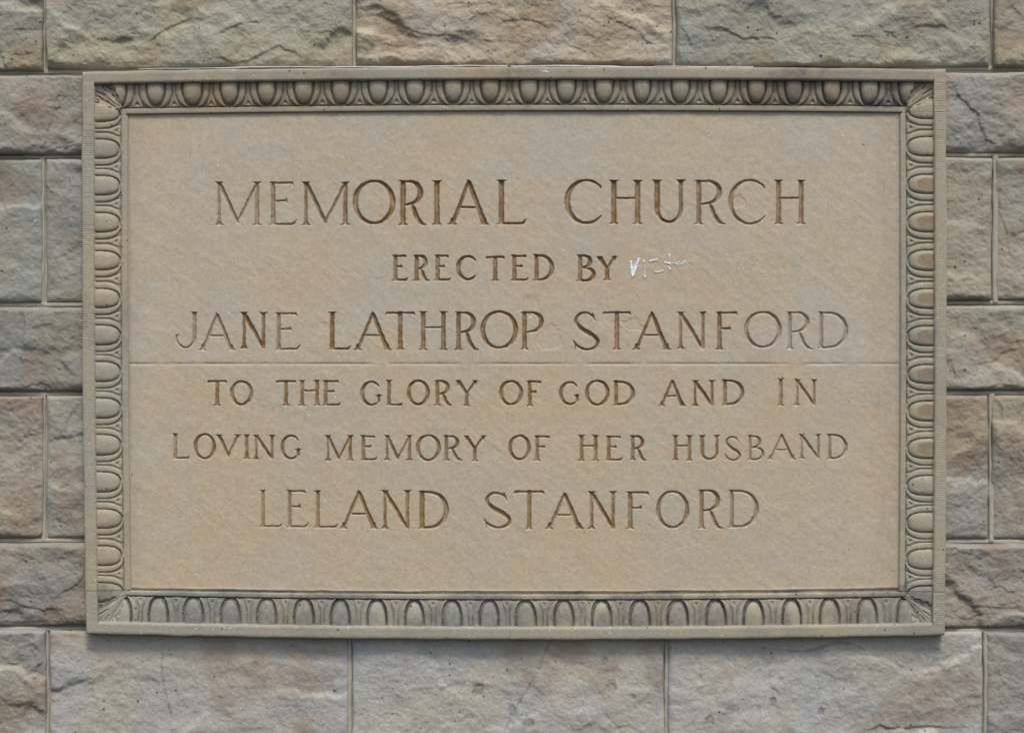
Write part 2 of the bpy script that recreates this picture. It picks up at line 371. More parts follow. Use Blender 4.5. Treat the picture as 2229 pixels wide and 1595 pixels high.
ST += [(-600,-360,40,-174, 22,(0.9,0.9,0.88),6,2.4,8,(10,18,10,10)), (40,-360,1100,-174, 22,(0.95,0.92,0.88),6,2.4,8,(10,18,10,10)),
       (1100,-360,1800,-174, 24,(0.9,0.9,0.88),6,2.4,8,(10,18,10,10)), (1800,-360,2860,-174, 22,(0.92,0.9,0.88),6,2.4,8,(10,18,10,10)),
       (-600,1694,430,1884, 22,(0.9,0.9,0.9),6,2.4,8,(10,18,10,10)), (430,1694,1120,1884, 24,(0.92,0.9,0.88),6,2.4,8,(10,18,10,10)),
       (1120,1694,1810,1884, 22,(0.9,0.9,0.9),6,2.4,8,(10,18,10,10)), (1810,1694,2860,1884, 22,(0.88,0.9,0.9),6,2.4,8,(10,18,10,10)),
       (-600,160,-250,340,22,(0.88,0.88,0.88),6,2.2,8,(10,14,10,10)),(-600,665,-250,856,22,(0.88,0.88,0.88),6,2.2,8,(10,14,10,10)),(-600,1178,-250,1366,22,(0.88,0.88,0.88),6,2.2,8,(10,14,10,10)),
       (2500,153,2860,336,22,(0.88,0.88,0.88),6,2.2,8,(10,14,10,10)),(2500,660,2860,853,22,(0.88,0.88,0.88),6,2.2,8,(10,14,10,10)),(2500,1180,2860,1370,22,(0.88,0.88,0.88),6,2.2,8,(10,14,10,10))]
for i, s in enumerate(ST):
    stone(s[0], s[1], s[2], s[3], s[4], s[5], s[6], s[7], s[8], s[9], seed=100+i*13)

# mortar: a bed behind the blocks and a tooled bead in every joint
def strip(name, pts, width, h0, bead, mat, parent, seed, step=5, nominal=6, rag=0.8):
    P = np.array(pts, float); seg = np.hypot(*np.diff(P, axis=0).T); cum = np.concatenate([[0], np.cumsum(seg)])
    s = np.arange(0, cum[-1]+step, step); s = np.minimum(s, cum[-1])
    cx = np.interp(s, cum, P[:, 0]); cy = np.interp(s, cum, P[:, 1])
    tx = np.gradient(cx, s+np.arange(len(s))*1e-6); ty = np.gradient(cy, s+np.arange(len(s))*1e-6)
    l = np.hypot(tx, ty)+1e-9; nx, ny = -ty/l, tx/l
    k = np.linspace(-1, 1, 9)[:, None]
    ww = width/2*(1+0.22*fbm(s, s*0+3, 40, 3, seed))*1.0
    cx2 = cx+nx*fbm(s, s*0, 120, 3, seed+1)*rag; cy2 = cy+ny*fbm(s, s*0, 120, 3, seed+1)*rag
    px = cx2[None]+nx[None]*k*ww[None]; py = cy2[None]+ny[None]*k*ww[None]
    h = h0+bead*np.sqrt(np.clip(1-k**2, 0, 1))+fbm(px, py, 18, 3, seed+2)*0.7-3.0*(np.abs(k) > 0.99)
    V = np.stack([a.ravel() for a in world_xyz(px, py, h, nominal)], 1)
    F = grid_faces(9, len(s))
    return V, F
def merge(parts):
    Vs, Fs, o = [], [], 0
    for V, F in parts: Vs.append(V); Fs.append(F+o); o += len(V)
    return np.concatenate(Vs), np.concatenate(Fs)
parts = []
X = spaced(-610, 2870, 60); Y = spaced(-370, 1894, 60); px, py = np.meshgrid(X, Y)
parts.append((np.stack([a.ravel() for a in world_xyz(px, py, 0*px+4.5, 2)], 1), grid_faces(len(Y), len(X))))
HJ = [([(-600,158.5),(200,156),(771,150),(1468,148),(2161,150),(2860,152)],0), ([(-600,341),(330,341)],0), ([(1950,337),(2860,337)],1),
      ([(-600,663),(330,663)],0), ([(1950,658.5),(2860,658.5)],1), ([(-600,857),(330,857)],0), ([(1950,854.5),(2860,854.5)],1),
      ([(-600,1176),(330,1176)],0), ([(1950,1178),(2860,1178)],1), ([(-600,1367.5),(400,1368),(1800,1371),(2146,1371.5),(2860,1372)],1),
      ([(-600,-173),(2860,-173)],0), ([(-600,1693),(2860,1693)],0)]
VJ = [([(96,-172),(96,157)],1), ([(771,-172),(771,150)],2), ([(1468,-172),(1468,148)],2), ([(2161,-172),(2161,150)],2),
      ([(93,342),(93,662)],1), ([(2166,338),(2166,658)],3), ([(95,858),(95,1175)],0), ([(2157,856),(2157,1177)],3),
      ([(102,1369),(102,1692)],0), ([(761,1371),(761,1692)],1), ([(1451,1371),(1451,1692)],2), ([(2146,1372),(2146,1692)],3)]
for i, (p, k) in enumerate(HJ+VJ):
    parts.append(strip("m", p, [9.5, 9.5, 10, 13][k], [7.5, 8.5, 9.0, 10.5][k], [1.0, 1.2, 1.8, 2.4][k], M_MORTAR, wall, 400+i*7))
V, F = merge(parts)
mesh_from("mortar", V, F, M_MORTAR, wall, tint=(1.0, 1.02, 1.03))
# pale lime pointing squeezed out between the top course and the tablet
parts = []
for a, b, hh, w in [(300,470,1.0,2.2),(470,1105,2.6,4.2),(1112,1425,3.0,5.0),(1425,1475,2.2,3.0),(1475,1640,1.4,3.0)]:
    pts = [(x, 147.0+8*((x-1119)/939)**2-2.2) for x in np.linspace(a, b, 14)]
    parts.append(strip("m", pts, w, 38.5, hh, M_WHITE, wall, int(a), step=2.5, nominal=40, rag=1.6))
V, F = merge(parts)
o = mesh_from("pointing", V, F, M_WHITE, wall); o['label'] = "thin white lime pointing along the top edge of the tablet"

# ------------------------------------------------------------------ the tablet
tablet = empty("memorial_tablet", (0, 0, 0))
tablet['label'] = "carved sandstone memorial tablet with egg-and-dart border and six lines of lettering"; tablet['category'] = "memorial tablet"

def warp(u, v):
    """the tablet is not quite a rectangle: its long edges bow and its foot is a little narrower"""
    a = (u-1119)/939.0; b = (v-768)/612.0
    x = u+a*3.5*(1-b*b)-a*2.7*(1+b)+1.3*(1+b)
    y = v+np.where(b < 0, 8.5, 11.0)*b*(1-a*a)+a*b*2.2-0.5*a
    return x, y

EGG_T = [256,337,417,498,579,660,741,822,903,984.6,1067,1151,1232.5,1315,1398,1481,1564,1647,1730,1812.7,1895,1978]
EGG_B = [263,344,420,500,579,660,739,820,901.5,983,1064.6,1144.5,1227,1310,1393,1476,1559,1641,1724,1807,1889.5,1974]
EGG_L = [243,323,403,485,567,649,730,809,889,969,1049.5,1130,1210,1291]
EGG_R = [236,317,399.7,482.4,566,649.8,731.7,814.4,895,976,1056.5,1137,1218,1298]
def unphoto_x(xs, v):   # measured positions back to the tablet's own coordinates
    r = []
    for x in xs:
        u = x
        for _ in range(4): u += x-float(warp(np.float64(u), np.float64(v))[0])
        r.append(u)
    return np.array(r)
def unphoto_y(ys, u):
    r = []
    for y in ys:
        v = y
        for _ in range(4): v += y-float(warp(np.float64(u), np.float64(v))[1])
        r.append(v)
    return np.array(r)
CEN = [unphoto_x(EGG_T, 205), unphoto_x(EGG_B, 1330), unphoto_y(EGG_L, 232), unphoto_y(EGG_R, 2005)]
W0 = [27, 27, 26, 26]; W1 = [79, 83, 81, 84]; W2 = [91, 93, 95, 96]
LEAF_CUTS = [((330,290),(405,400),2.0),((430,290),(500,370),1.8),((195,400),(370,515),2.2),((220,505),(330,600),1.6),((195,580),(235,620),1.8),
             ((550,490),(590,520),1.8),((690,520),(760,470),1.6),((430,630),(470,665),1.8),((460,772),(520,780),1.8),((260,750),(290,780),1.6),
             ((640,822),(690,826),1.3),((400,530),(700,750),0.9),((690,345),(710,355),1.8),((300,430),(420,500),1.2),((500,330),(620,420),1.3),((560,280),(600,285),1.5)]
_er = np.random.default_rng(3)
EV = _er.normal(0, 1, (4, 30, 4))
def ring(u, v):
    """height of the border at (u, v), with ids of egg, dart and corner leaf"""
    d = np.stack([v-155, 1380-v, u-180, 2058-u]); side = d.argmin(0); w = d.min(0)
    w0 = np.take(W0, side); w1 = np.take(W1, side); w2 = np.take(W2, side)
    s = np.where(side < 2, u, v)
    t = np.clip((w-w0)/(w1-w0), 0, 1); Wd = t*52.0
    base = 19.0+12.5*np.sqrt(np.clip(1-(t*0.97)**2, 0, 1))
    h = base.copy(); egg = np.full(u.shape, -1); dart = np.full(u.shape, -1)
    inm = (w > w0) & (w < w1)
    chip = np.zeros(u.shape); gapm = np.zeros(u.shape)
    for k in range(4):
        c = CEN[k]; mk = side == k
        if not mk.any(): continue
        sk = s[mk]; Wk = Wd[mk]
        j = np.abs(sk[:, None]-c[None]).argmin(1); ds = sk-c[j]
        ev = EV[k][j]
        ds = ds+ev[:, 0]*0.5
        hw = (18.6, 18.8, 20.6, 20.6)[k]; pe = (2.15, 2.1, 2.6, 2.6)[k]; po = (2.5, 2.5, 2.7, 2.7)[k]; gap_w = (1.19, 1.24, 1.10, 1.09)[k]
        sup = lambda a_, b_, n_: (np.abs(a_)**n_+np.abs(b_)**n_)**(1/n_)
        e = sup(ds/(hw+ev[:, 1]*0.5), np.maximum(Wk-9, (9-Wk)*0.25)/(37.4+ev[:, 2]*0.6), pe)
        e2 = sup(ds/(35.0+ev[:, 1]*0.4), np.maximum(Wk-9, (9-Wk)*0.25)/43.2, po)
        dome = (8.0, 8.0, 6.2, 6.2)[k]*np.sqrt(np.clip(1-e**2.8, 0, 1))+0.5
        if k == 3:   # weathered flat faces on the eggs of the right side
            worn = ((j >= 2) & (j <= 9))
            lim = 5.4+ev[:, 3]*0.35
            ch = worn & (dome > lim) & (e < 0.62)
            dome = np.where(worn, np.minimum(dome, lim), dome)
            cc = chip[mk]; cc[ch] = 1; chip[mk] = cc
        hb = base[mk]
        mid = (e-gap_w)/np.maximum((1-e2)*1.3+(e-gap_w), 1e-3)         # 0 at the egg side, 1 at the outer side of the husk
        husk = hb+0.9+(2.3, 2.6, 1.8, 1.8)[k]*np.sqrt(np.clip(1-(2*np.clip(mid, 0, 1)-1)**2, 0, 1))
        # dart between two husks
        half = np.where(ds > 0, (np.append(c[1:], c[-1]+82)-c)[j], (c-np.append(c[0]-82, c[:-1]))[j])/2
        dd = np.abs(half-np.abs(ds))
        wd = 3.4+8*sstep(24, 50, Wk)
        rib = np.clip(1-dd/wd, 0, 1)
        dh = hb-1.2+2.6*np.sqrt(rib)*(dd < wd)-1.4*np.exp(-((dd-wd-0.8)/0.9)**2)
        foot = np.clip((Wk-34)/10, 0, 1)*(dd < (Wk-34)*0.42)
        dh = dh-1.8*foot*sstep(47.5, 45.5, Wk)
        hole = np.hypot(dd/1.8, (Wk-42)/2.4)
        dh = dh-3.0*(1-sstep(0.5, 1.1, hole))
        hh = np.where(e < 1, hb+dome, np.where(e < gap_w, hb-(4.2, 7.0, 3.2, 3.2)[k], np.where(e2 < 1, husk, np.where(e2 < 1.045, hb-2.0, dh))))
        hh = hh-4*sstep(49.6, 51.2, Wk)*(e2 > 0.99)               # undercut line along the inner fillet
        h[mk] = hh
        gapm[mk] = ((e >= .97) & (e < gap_w))*1.0+0.7*((e2 >= 0.99) & (e2 < 1.07) & (e >= gap_w))
        eg = egg[mk]; eg[(e < 1)] = (k*100+j)[(e < 1)]; egg[mk] = eg
        dr = dart[mk]; q = (e >= gap_w) & (e2 >= 1.045); jj = np.where(ds > 0, j, j-1); dr[q] = (k*100+jj)[q]; dart[mk] = dr
    # corner leaves
    leaf = np.full(u.shape, -1)
    for ci, (cu, cv, su, sv) in enumerate([(206,182,1,1),(2032,182,-1,1),(206,1353,1,-1),(2032,1353,-1,-1)]):
        x = (u-cu)*su; y = (v-cv)*sv
        near = (x > -0.5) & (y > -0.5) & (x < 72) & (y < 72)
        if not near.any(): continue
        xx = x[near]; yy = y[near]
        p = (xx+yy)/1.4142; q = (xx-yy)/1.4142
        ang = np.arctan2(q, 82-p); lob = np.abs(np.cos(ang*6.0))**0.45
        reach = 6+24*np.clip((74-p)/45, 0, 1)**0.8
        reach = reach*(0.86+0.20*np.abs(np.sin(p*0.20+ci)))
        m = np.abs(q) < reach
        hl = 27.5+4.0*(1-np.clip(p/74, 0, 1))+3.5*np.sqrt(np.clip(1-(q/reach)**2, 0, 1))+4.2*lob-3.4-1.2*(np.abs(q) < 0.8)
        px_, py_ = xx*10.63+160, yy*10.63+245
        for k, (a, b, wv) in enumerate(LEAF_CUTS):
            jx, jy = EV[ci, k % 30, 0]*4*(ci > 0), EV[ci, k % 30, 1]*4*(ci > 0)
            if ci in (1, 2) and k % 2: a, b = (a[1]-85+jx, a[0]+85+jy), (b[1]-85+jx, b[0]+85+jy)
            ax, ay, bx, by = a[0]+jx, a[1]+jy, b[0]+jx, b[1]+jy
            dx, dy = bx-ax, by-ay; tt = np.clip(((px_-ax)*dx+(py_-ay)*dy)/(dx*dx+dy*dy), 0, 1)
            dd = np.hypot(px_-ax-tt*dx, py_-ay-tt*dy)/10.63
            hl = hl-(4.4 if ci in (0, 1) else 2.6)*(1-sstep(wv*0.35, wv, dd))*(k % 2 == 0 or ci == 0)
        hn = h[near]; ln = leaf[near]; en = egg[near]; dn = dart[near]
        bl = 1-sstep(0.72, 1.0, np.abs(q)/reach)
        hl = hn*(1-bl)+hl*bl
        over = m & (w[near] < w1[near]-0.5) & (w[near] > w0[near])
        hn[over] = hl[over]; ln[over] = ci; en[over] = -1; dn[over] = -1
        h[near] = hn; leaf[near] = ln; egg[near] = en; dart[near] = dn
    # profile across: fillet, moulding, inner fillet, fall to the panel
    fil = 45.0-2.2*(1-sstep(0, 2.6, w))
    inner = 24.5+0*w
    out = np.where(w <= w0, fil, np.where(w < w1, h, np.where(w <= w2, inner, 13.0)))
    out = np.where((w > w2-1.2) & (w <= w2), inner-0.8, out)
    chip[~inm] = 0; gapm[~inm] = 0; gapm[leaf >= 0] = 0; egg[~inm] = -1; dart[~inm] = -1; leaf[~inm] = -1
    # tooling: fine chisel lines across the side fillets, faint on the others
    tool = (np.sin(v*2*np.pi/4.9+1.4*fbm(u*0.3, v, 25, 2, 61))*0.42+fbm(u*0.25, v*1.0, 5, 2, 62)*0.25)*(0.55+0.45*fbm(u, v, 90, 2, 64))
    out = out+np.where((w > 2) & (w < w0-0.4) & (side >= 2), tool, 0)
    out = out+fbm(u, v, 60, 4, 63)*0.35+fbm(u, v, 7, 3, 66)*0.14
    return out, egg, dart, leaf, side, w, w0, chip, gapm

def border_piece(u0, u1, v0, v1, kind, tint, lab):
    fine = 1.25
    def cuts(lo_side, hi_side, a, b, lo, hi):
        """grid lines across a strip: coarse on fillets, fine on the carving"""
    U0, U1, Vv0, Vv1 = 180, 2058, 155, 1380
    if kind in 'TB':
        U = [spaced(u0, u1, fine)]
        if u0 == 180: U += [np.array([180,180.6,181.5,182.6,205.7,206.3,260.7,261.3,274.7,275.3])]
        if u1 == 2058: U += [2058-np.array([0,.6,1.5,2.6,25.7,26.3,83.7,84.3,95.7,96.3])]
        U = join_lines(*U)
        w = [0, .6, 1.5, 2.6, 8, 14, 20] + ([26.7, 27.3] if True else [])
        ww = W1[0 if kind == 'T' else 1]; w3 = W2[0 if kind == 'T' else 1]
        w = join_lines(np.array(w), spaced(27.3, ww-0.3, fine), np.array([ww-0.3, ww+0.3, ww+3, ww+6, w3-1.3, w3-0.3, w3+0.3, w3+0.9]))
        # where the side fillets run into the corners their tooling needs lines too: keep a few
        Vl = 155+w if kind == 'T' else np.sort(1380-w)
    else:
        k = 2 if kind == 'L' else 3
        w = [0, .6, 1.5, 2.6, 8, 14, 20, 25.7, 26.3]
        ww = W1[k]; w3 = W2[k]
        w = join_lines(np.array(w), spaced(26.3, ww-0.3, fine), np.array([ww-0.3, ww+0.3, ww+4, ww+8, w3-1.3, w3-0.3, w3+0.3, w3+0.9]))
        U = 180+w if kind == 'L' else np.sort(2058-w)
        Vl = spaced(v0, v1, fine)
    u, v = np.meshgrid(U, Vl)
    h, egg, dart, leaf, side, w, w0, chip, gapm = ring(u, v)
    # ragged outer arris
    lo = 1-sstep(0, 6, w)
    u2 = u+lo*fbm(v, v*0, 50, 4, 71)*0.9; v2 = v+lo*fbm(u, u*0+9, 50, 4, 72)*0.9
    # open joints at the piece's ends
    gap = 0.9
    if kind in 'TB':
        endd = np.full(u.shape, 99.0)
        if u0 != 180: endd = np.minimum(endd, u-u0)
        if u1 != 2058: endd = np.minimum(endd, u1-u)
    else: endd = np.minimum(v-v0, v1-v)
    h = h-1.6*(1-sstep(0, 2.2, endd))
    px, py = warp(u2, v2)
    V = np.stack([a.ravel() for a in world_xyz(px, py, h, 40)], 1)
    st = np.zeros((V.shape[0], 3))
    # grime: black crust on the upper right of the border, along its foot, and blotches
    gr = 0.75*sstep(1560, 1800, u)*(1-sstep(1930, 2040, u))*(v < 240)*sstep(-0.5, 0.5, fbm(u, v, 60, 3, 81)+0.3)
    gr = np.maximum(gr, 0.6*sstep(-0.5, 0.5, fbm(u, v, 70, 4, 82))*(v > 1270)*(w > w0)*1.0)
    gr = np.maximum(gr, 0.22*sstep(0.1, 0.8, fbm(u, v, 90, 4, 83)))
    gr = np.maximum(gr, (0.03+0.22*sstep(0.0, 0.6, fbm(u, v, 160, 3, 84)))*(v < 182)*(u > 206)*(u < 2032))
    gr = np.maximum(gr, (0.85+0.3*fbm(u, v, 50, 3, 87))*(v > 1297)*gapm)
    gr = np.maximum(gr, 0.6*sstep(1500, 1700, u)*(v < 240)*gapm)
    gr = np.maximum(gr, 0.30*(v > 1297)*(w > w0+0.3)*((egg < 0) & (leaf < 0)))
    br = 0.28*sstep(0.0, 0.7, fbm(u, v, 120, 4, 85))*(v < 240)+0.5*chip
    al = 0.2*sstep(0.35, 0.8, fbm(u, v, 45, 3, 86))*(v > 1290)*(w > w0)*((egg < 0) & (leaf < 0))
    st[:, 0] = br.ravel(); st[:, 1] = gr.ravel(); st[:, 2] = al.ravel()
    F = grid_faces(len(Vl), len(U))
    fe = egg.ravel()[F]; fd = dart.ravel()[F]; fl = leaf.ravel()[F]
    ide = np.where((fe == fe[:, :1]).all(1), fe[:, 0], -1)
    idd = np.where((fd == fd[:, :1]).all(1), fd[:, 0], -1)
    idl = np.where((fl == fl[:, :1]).all(1), fl[:, 0], -1)
    rest = (ide < 0) & (idd < 0) & (idl < 0)
    bp = submesh("border_stone", V, F, rest, M_BORDER, tablet, st, tint)
    bp['label'] = lab
    # sides: skirt down to the wall
    R, C = len(Vl), len(U); idx = np.arange(R*C).reshape(R, C)
    runs = []
    if kind in 'T': runs.append(idx[0, ::-1])
    if kind in 'B': runs.append(idx[-1, :])
    if kind == 'L' or (kind in 'TB' and u0 == 180): runs.append(idx[:, 0])
    if kind == 'R' or (kind in 'TB' and u1 == 2058): runs.append(idx[::-1, -1])
    sp = []
    for r in runs:
        A = V[r]; B = A.copy(); B[:, 1] = 0.0; n = len(r)
        f = np.stack([np.arange(n-1), np.arange(n-1)+n, np.arange(n-1)+n+1, np.arange(n-1)+1], 1)
        sp.append((np.concatenate([A, B]), f))
    Vs, Fs = merge(sp)
    mesh_from("border_edge", Vs, Fs, M_BORDER, bp, tint=tint)
    nm = lambda ids, name: [submesh(name, V, F, ids == i, M_BORDER, bp, st, tint) for i in np.unique(ids) if i >= 0 and (ids == i).sum() > 25]
    nm(ide, "egg"); nm(idd, "dart"); nm(idl, "corner_leaf")
    return bp
JX = 1107
border_piece(180, JX, 0, 0, 'T', (1.00, 0.97, 0.93), "upper left border stone with warm brown eggs and darts")
border_piece(JX, 2058, 0, 0, 'T', (0.97, 0.95, 0.92), "upper right border stone darkened by grime")
border_piece(180, JX, 0, 0, 'B', (0.93, 0.97, 0.97), "lower left border stone, grey green")
border_piece(JX, 2058, 0, 0, 'B', (1.00, 0.98, 0.93), "lower right border stone, buff fillet")
border_piece(0, 0, 246, 1287, 'L', (1.04, 1.01, 0.96), "left border stone with ribbed fillet")
border_piece(0, 0, 246, 1287, 'R', (1.02, 1.01, 0.97), "right border stone with worn brown egg faces")

# ------------------------------------------------------------------ lettering
def arc(cx, cy, rx, ry, a0, a1, fn, n=22):
    """angles in degrees, 0 = right, 90 = down"""
    out = []
    for i in range(n+1):
        a = math.radians(a0+(a1-a0)*i/n); out.append((cx+rx*math.cos(a), cy+ry*math.sin(a), fn(a, i/n)))
    return out
def smooth_path(pts, n=7):
    P = np.array(pts, float); out = []
    for i in range(len(P)-1):
        p0 = P[max(i-1, 0)]; p1 = P[i]; p2 = P[i+1]; p3 = P[min(i+2, len(P)-1)]
        for k in range(n):
            t = k/n; out.append(tuple(0.5*((2*p1)+(-p0+p2)*t+(2*p0-5*p1+4*p2-p3)*t*t+(-p0+3*p1-3*p2+p3)*t**3)))
    out.append(tuple(P[-1])); return out
def glyph(ch, x0, x1, y0, y1, s, t):
    W = x1-x0; H = y1-y0; S = []
    x = lambda f: x0+f*W
    y = lambda f: y0+f*H
    e = 1.5*s; L = x0+e; R = x1-e; ya = y0+1.2; yb = y1-1.2
    def serif(cx, yy, k=1.0):       # a wedge opening towards the end of the stroke
        dr = -1 if yy < (y0+y1)/2 else 1; r_ = H*.085+2
        S.append([(cx, yy-dr*r_, s*.62), (cx, yy-dr*r_*.3, s*.95*k), (cx, yy+dr*1.5, e*1.05*k)])
        S.append([(cx-e*k, yy, 1.0), (cx+e*k, yy, 1.0)])
    def stem(cx, top=True, bot=True, a=None, b=None, w=s):
        a = ya if a is None else a; b = yb if b is None else b
        fl = min(9, H*0.12)
        S.append([(cx, a, w), (cx, a+fl, w*0.95), (cx, (a+b)/2, w*0.90), (cx, b-fl, w*0.95), (cx, b, w)])
        if top: serif(cx, a)
        if bot: serif(cx, b)
    vw = lambda a, k: t*1.1+(s-t*1.1)*abs(math.cos(a))**1.3
    if ch == 'I': stem((x0+x1)/2)
    elif ch == 'L':
        stem(L, bot=False); S.append([(L-e, yb, 0.9), (L, yb-t*.3, t), (x(.80), yb-t*.3, t), (x(.90), y(.965), t*1.1), (x1, y(.885), 0.8)])
    elif ch in 'EF':
        stem(L, top=False, bot=(ch == 'F'))
        S.append([(L-e, ya, 0.9), (L, ya+t*.4, t), (x(.80), ya+t*.4, t), (x(.88) if ch == 'F' else x(.82), ya+t*.5, t*1.2), (x(.93) if ch == 'F' else x(.88), y(.11), 0.8)])
        m = .44; S.append([(L, y(m), t*.9), (x(.50), y(m), t*.9), (x(.60), y(m), t*1.1)])
        S.append([(x(.60), y(m-.065), 0.8), (x(.605), y(m), t), (x(.64), y(m+.06), 0.8)])
        if ch == 'E': S.append([(L-e, yb, 0.9), (L, yb-t*.3, t), (x(.80), yb-t*.3, t*1.05), (x(.90), y(.96), t*1.1), (x1, y(.87), 0.8)])
    elif ch == 'T':
        stem(x(.5), top=False)
        S.append([(x0, y(.10), 0.8), (x(.06), ya+t*.6, t*1.15), (x(.2), ya+t*.4, t), (x(.8), ya+t*.4, t), (x(.94), ya+t*.6, t*1.15), (x1, y(.10), 0.8)])
    elif ch == 'H':
        stem(L); stem(R); S.append([(L, y(.41), t*.9), (R, y(.41), t*.9)])
    elif ch == 'N':
        stem(L, w=s*.72); stem(R, bot=False, w=s*.78, b=y1-3)
        S.append([(L-e*.6, ya+1, 1.2), (L, ya+2, s*.9), (x(.5), y(.5), s*.92), (R, y1-1, s*.7)])
    elif ch == 'M':
        stem(L, w=s*.72); stem(R, w=s*.95)
        S.append([(L-e*.5, ya+1, 1.2), (L+1, ya+2, s*.9), (x(.49), y(.93), s*.78)]); S.append([(x(.49), y(.93), t), (R, ya+2, s*.72)])
        S.append([(x(.49), y(.90), t), (x(.485), y(.975), .9)])
    elif ch == 'A':
        a = x(.5); S.append([(a-1, y0, 1.2), (a, y(.05), t*1.3), (L, yb, s*.72)]); S.append([(a-1, y0, 1.2), (a+1, y(.07), s*.8), (R-1, yb, s*1.02)])
        serif(L, yb); serif(R, yb); S.append([(x(.30), y(.615), t*.85), (x(.72), y(.615), t*.85)])
    elif ch == 'V':
        a = x(.5); S.append([(L, ya, s*1.05), (a, y1-2, s*.75), (a, y1, .9)]); S.append([(R, ya, s*.75), (a, y1-2, t)]); serif(L, ya); serif(R, ya)
    elif ch == 'Y':
        a = x(.5); S.append([(L, ya, s*1.05), (a, y(.52), s*.8)]); S.append([(R, ya, s*.75), (a, y(.52), t)]); serif(L, ya, .8); serif(R, ya, .8)
        stem(a, top=False, a=y(.5))
    elif ch == 'O':
        S.append(arc((x0+x1)/2, (y0+y1)/2, W/2-s*.95, H/2-t*1.1, 0, 360, vw, 40))
    elif ch in 'CG':
        rx = (W/2-s*.95)*(1.12 if ch == 'C' else 1.06); cx = x0+s*.95+rx; ry = H/2-t*1.1; cy = (y0+y1)/2
        fn = lambda a, k: (t*1.1+(s-t*1.1)*abs(math.cos(a))**1.3)*min(1, .35+k*8, .35+(1-k)*8) if math.cos(a) < 0.2 else t*1.15*min(1, .5+k*6, .5+(1-k)*6)
        S.append(arc(cx, cy, rx, ry, 318, 42 if ch == 'C' else 46, fn, 34))
        p = arc(cx, cy, rx, ry, 318, 319, fn, 1)[0]; S.append([(p[0]-2.5, p[1]-H*.07, .9), (p[0]-1, p[1]-1, t), (p[0]+1, p[1]+H*.04, .8)])
        if ch == 'G':
            gx = x(.86); S.append([(gx, y(.60), s*.9), (gx, y(.80), s*.75)]); S.append([(x(.70), y(.60), .9), (gx, y(.60), 1.8), (x1, y(.59), .9)])
    elif ch in 'DPRB':
        stem(L, top=False, bot=(ch in 'PR')); 
        S.append([(L-e, ya, .9), (L, ya+t*.4, t), (x(.45), ya+t*.4, t)])
        if ch == 'D':
            cy = (y0+y1)/2; ry = H/2-t*1.2; bx = x(.38); rx = x1-s*.95-bx
            S.append([(L, ya+t*.5, t), (bx, cy-ry, t*1.1)]+arc(bx, cy, rx, ry, -90, 90, vw, 24)+[(L, yb-t*.3, t), (L-e, yb, .9)])
        else:
            low = .53 if ch != 'B' else .48
            ry = (y(low)-ya)/2; cy = ya+ry; bx = x(.40 if ch != 'P' else .5); rx = (x(.86) if ch == 'R' else x(.80) if ch == 'B' else x1)-s*.9-bx
            S.append([(bx-1, ya+t*.4, t)]+arc(bx, cy, rx, ry-t*.3, -90, 90, vw, 18)+[(L+s, y(low+.015), t*.8)])
            if ch == 'B':
                ry = (yb-y(low))/2; cy = y(low)+ry; bx = x(.45); rx = x1-s*.95-bx
                S.append([(L+s, y(low), t)]+arc(bx, cy, rx, ry-t*.3, -90, 90, vw, 18)+[(L, yb-t*.3, t), (L-e, yb, .9)])
            if ch == 'R':
                S.append(smooth_path([(x(.48), y(low), t*.9), (x(.54), y(.64), s*.8), (x(.63), y(.80), s*.85), (x(.77), y(.94), s*.75), (x(.90), yb, t*.9), (x1, yb+.3, .6)]))
    elif ch == 'U':
        cy = y(.66); cx = (L+R)/2; ry = y1-t-cy
        S.append([(L, ya, s*1.2), (L, ya+8, s), (L, cy, s*.95)]+[(a, b, (s+(t*1.1-s)*math.sin(math.pi*min(k/21, 1))) if k < 11 else t*1.1+(s*.72-t*1.1)*(k-10)/12) for k, (a, b, _) in enumerate(arc(cx, cy, (R-L)/2, ry, 180, 0, lambda a, k: 1, 22))]+[(R, ya+8, s*.72), (R, ya, s*.9)])
        serif(L, ya); serif(R, ya)
    elif ch == 'J':
        cx = x(.52)-0; Rj = x1-e
        S.append([(Rj, ya, s*1.1), (Rj, y(.15), s*.9), (Rj, y(.68), s*.9)]+[(a, b, s*.9+(t-s*.9)*min(1, k/8)) for k, (a, b, _) in enumerate(arc((Rj+x0+3)/2, y(.68), (Rj-x0-3)/2, H*.32-t, 0, 185, lambda a, k: 1, 22))]+[(x0+6, y(.62), 1.4)])
        serif(Rj, ya)
    elif ch == 'S':
        pts = [(.80,.20,.35),(.70,.09,.7),(.52,.035,.75),(.30,.05,.85),(.14,.17,1.0),(.17,.32,1.1),(.42,.48,1.3),(.72,.60,1.35),(.93,.75,1.15),(.88,.90,.95),(.64,.975,.8),(.38,.96,.8),(.18,.88,.7),(.03,.76,.35)]
        S.append(smooth_path([(x(a), y(b), max(.8, t+(s-t)*(c-.75)/.6 if c > .75 else t*c/.75)) for a, b, c in pts]))
        S.append([(x(.74), y(.03), .9), (x(.76), y(.12), t*1.1), (x(.86), y(.25), .8)]); S.append([(x(.03), y(.74), .8), (x(.12), y(.86), t*1.1), (x(.10), y(1.0), .8)])
    return S

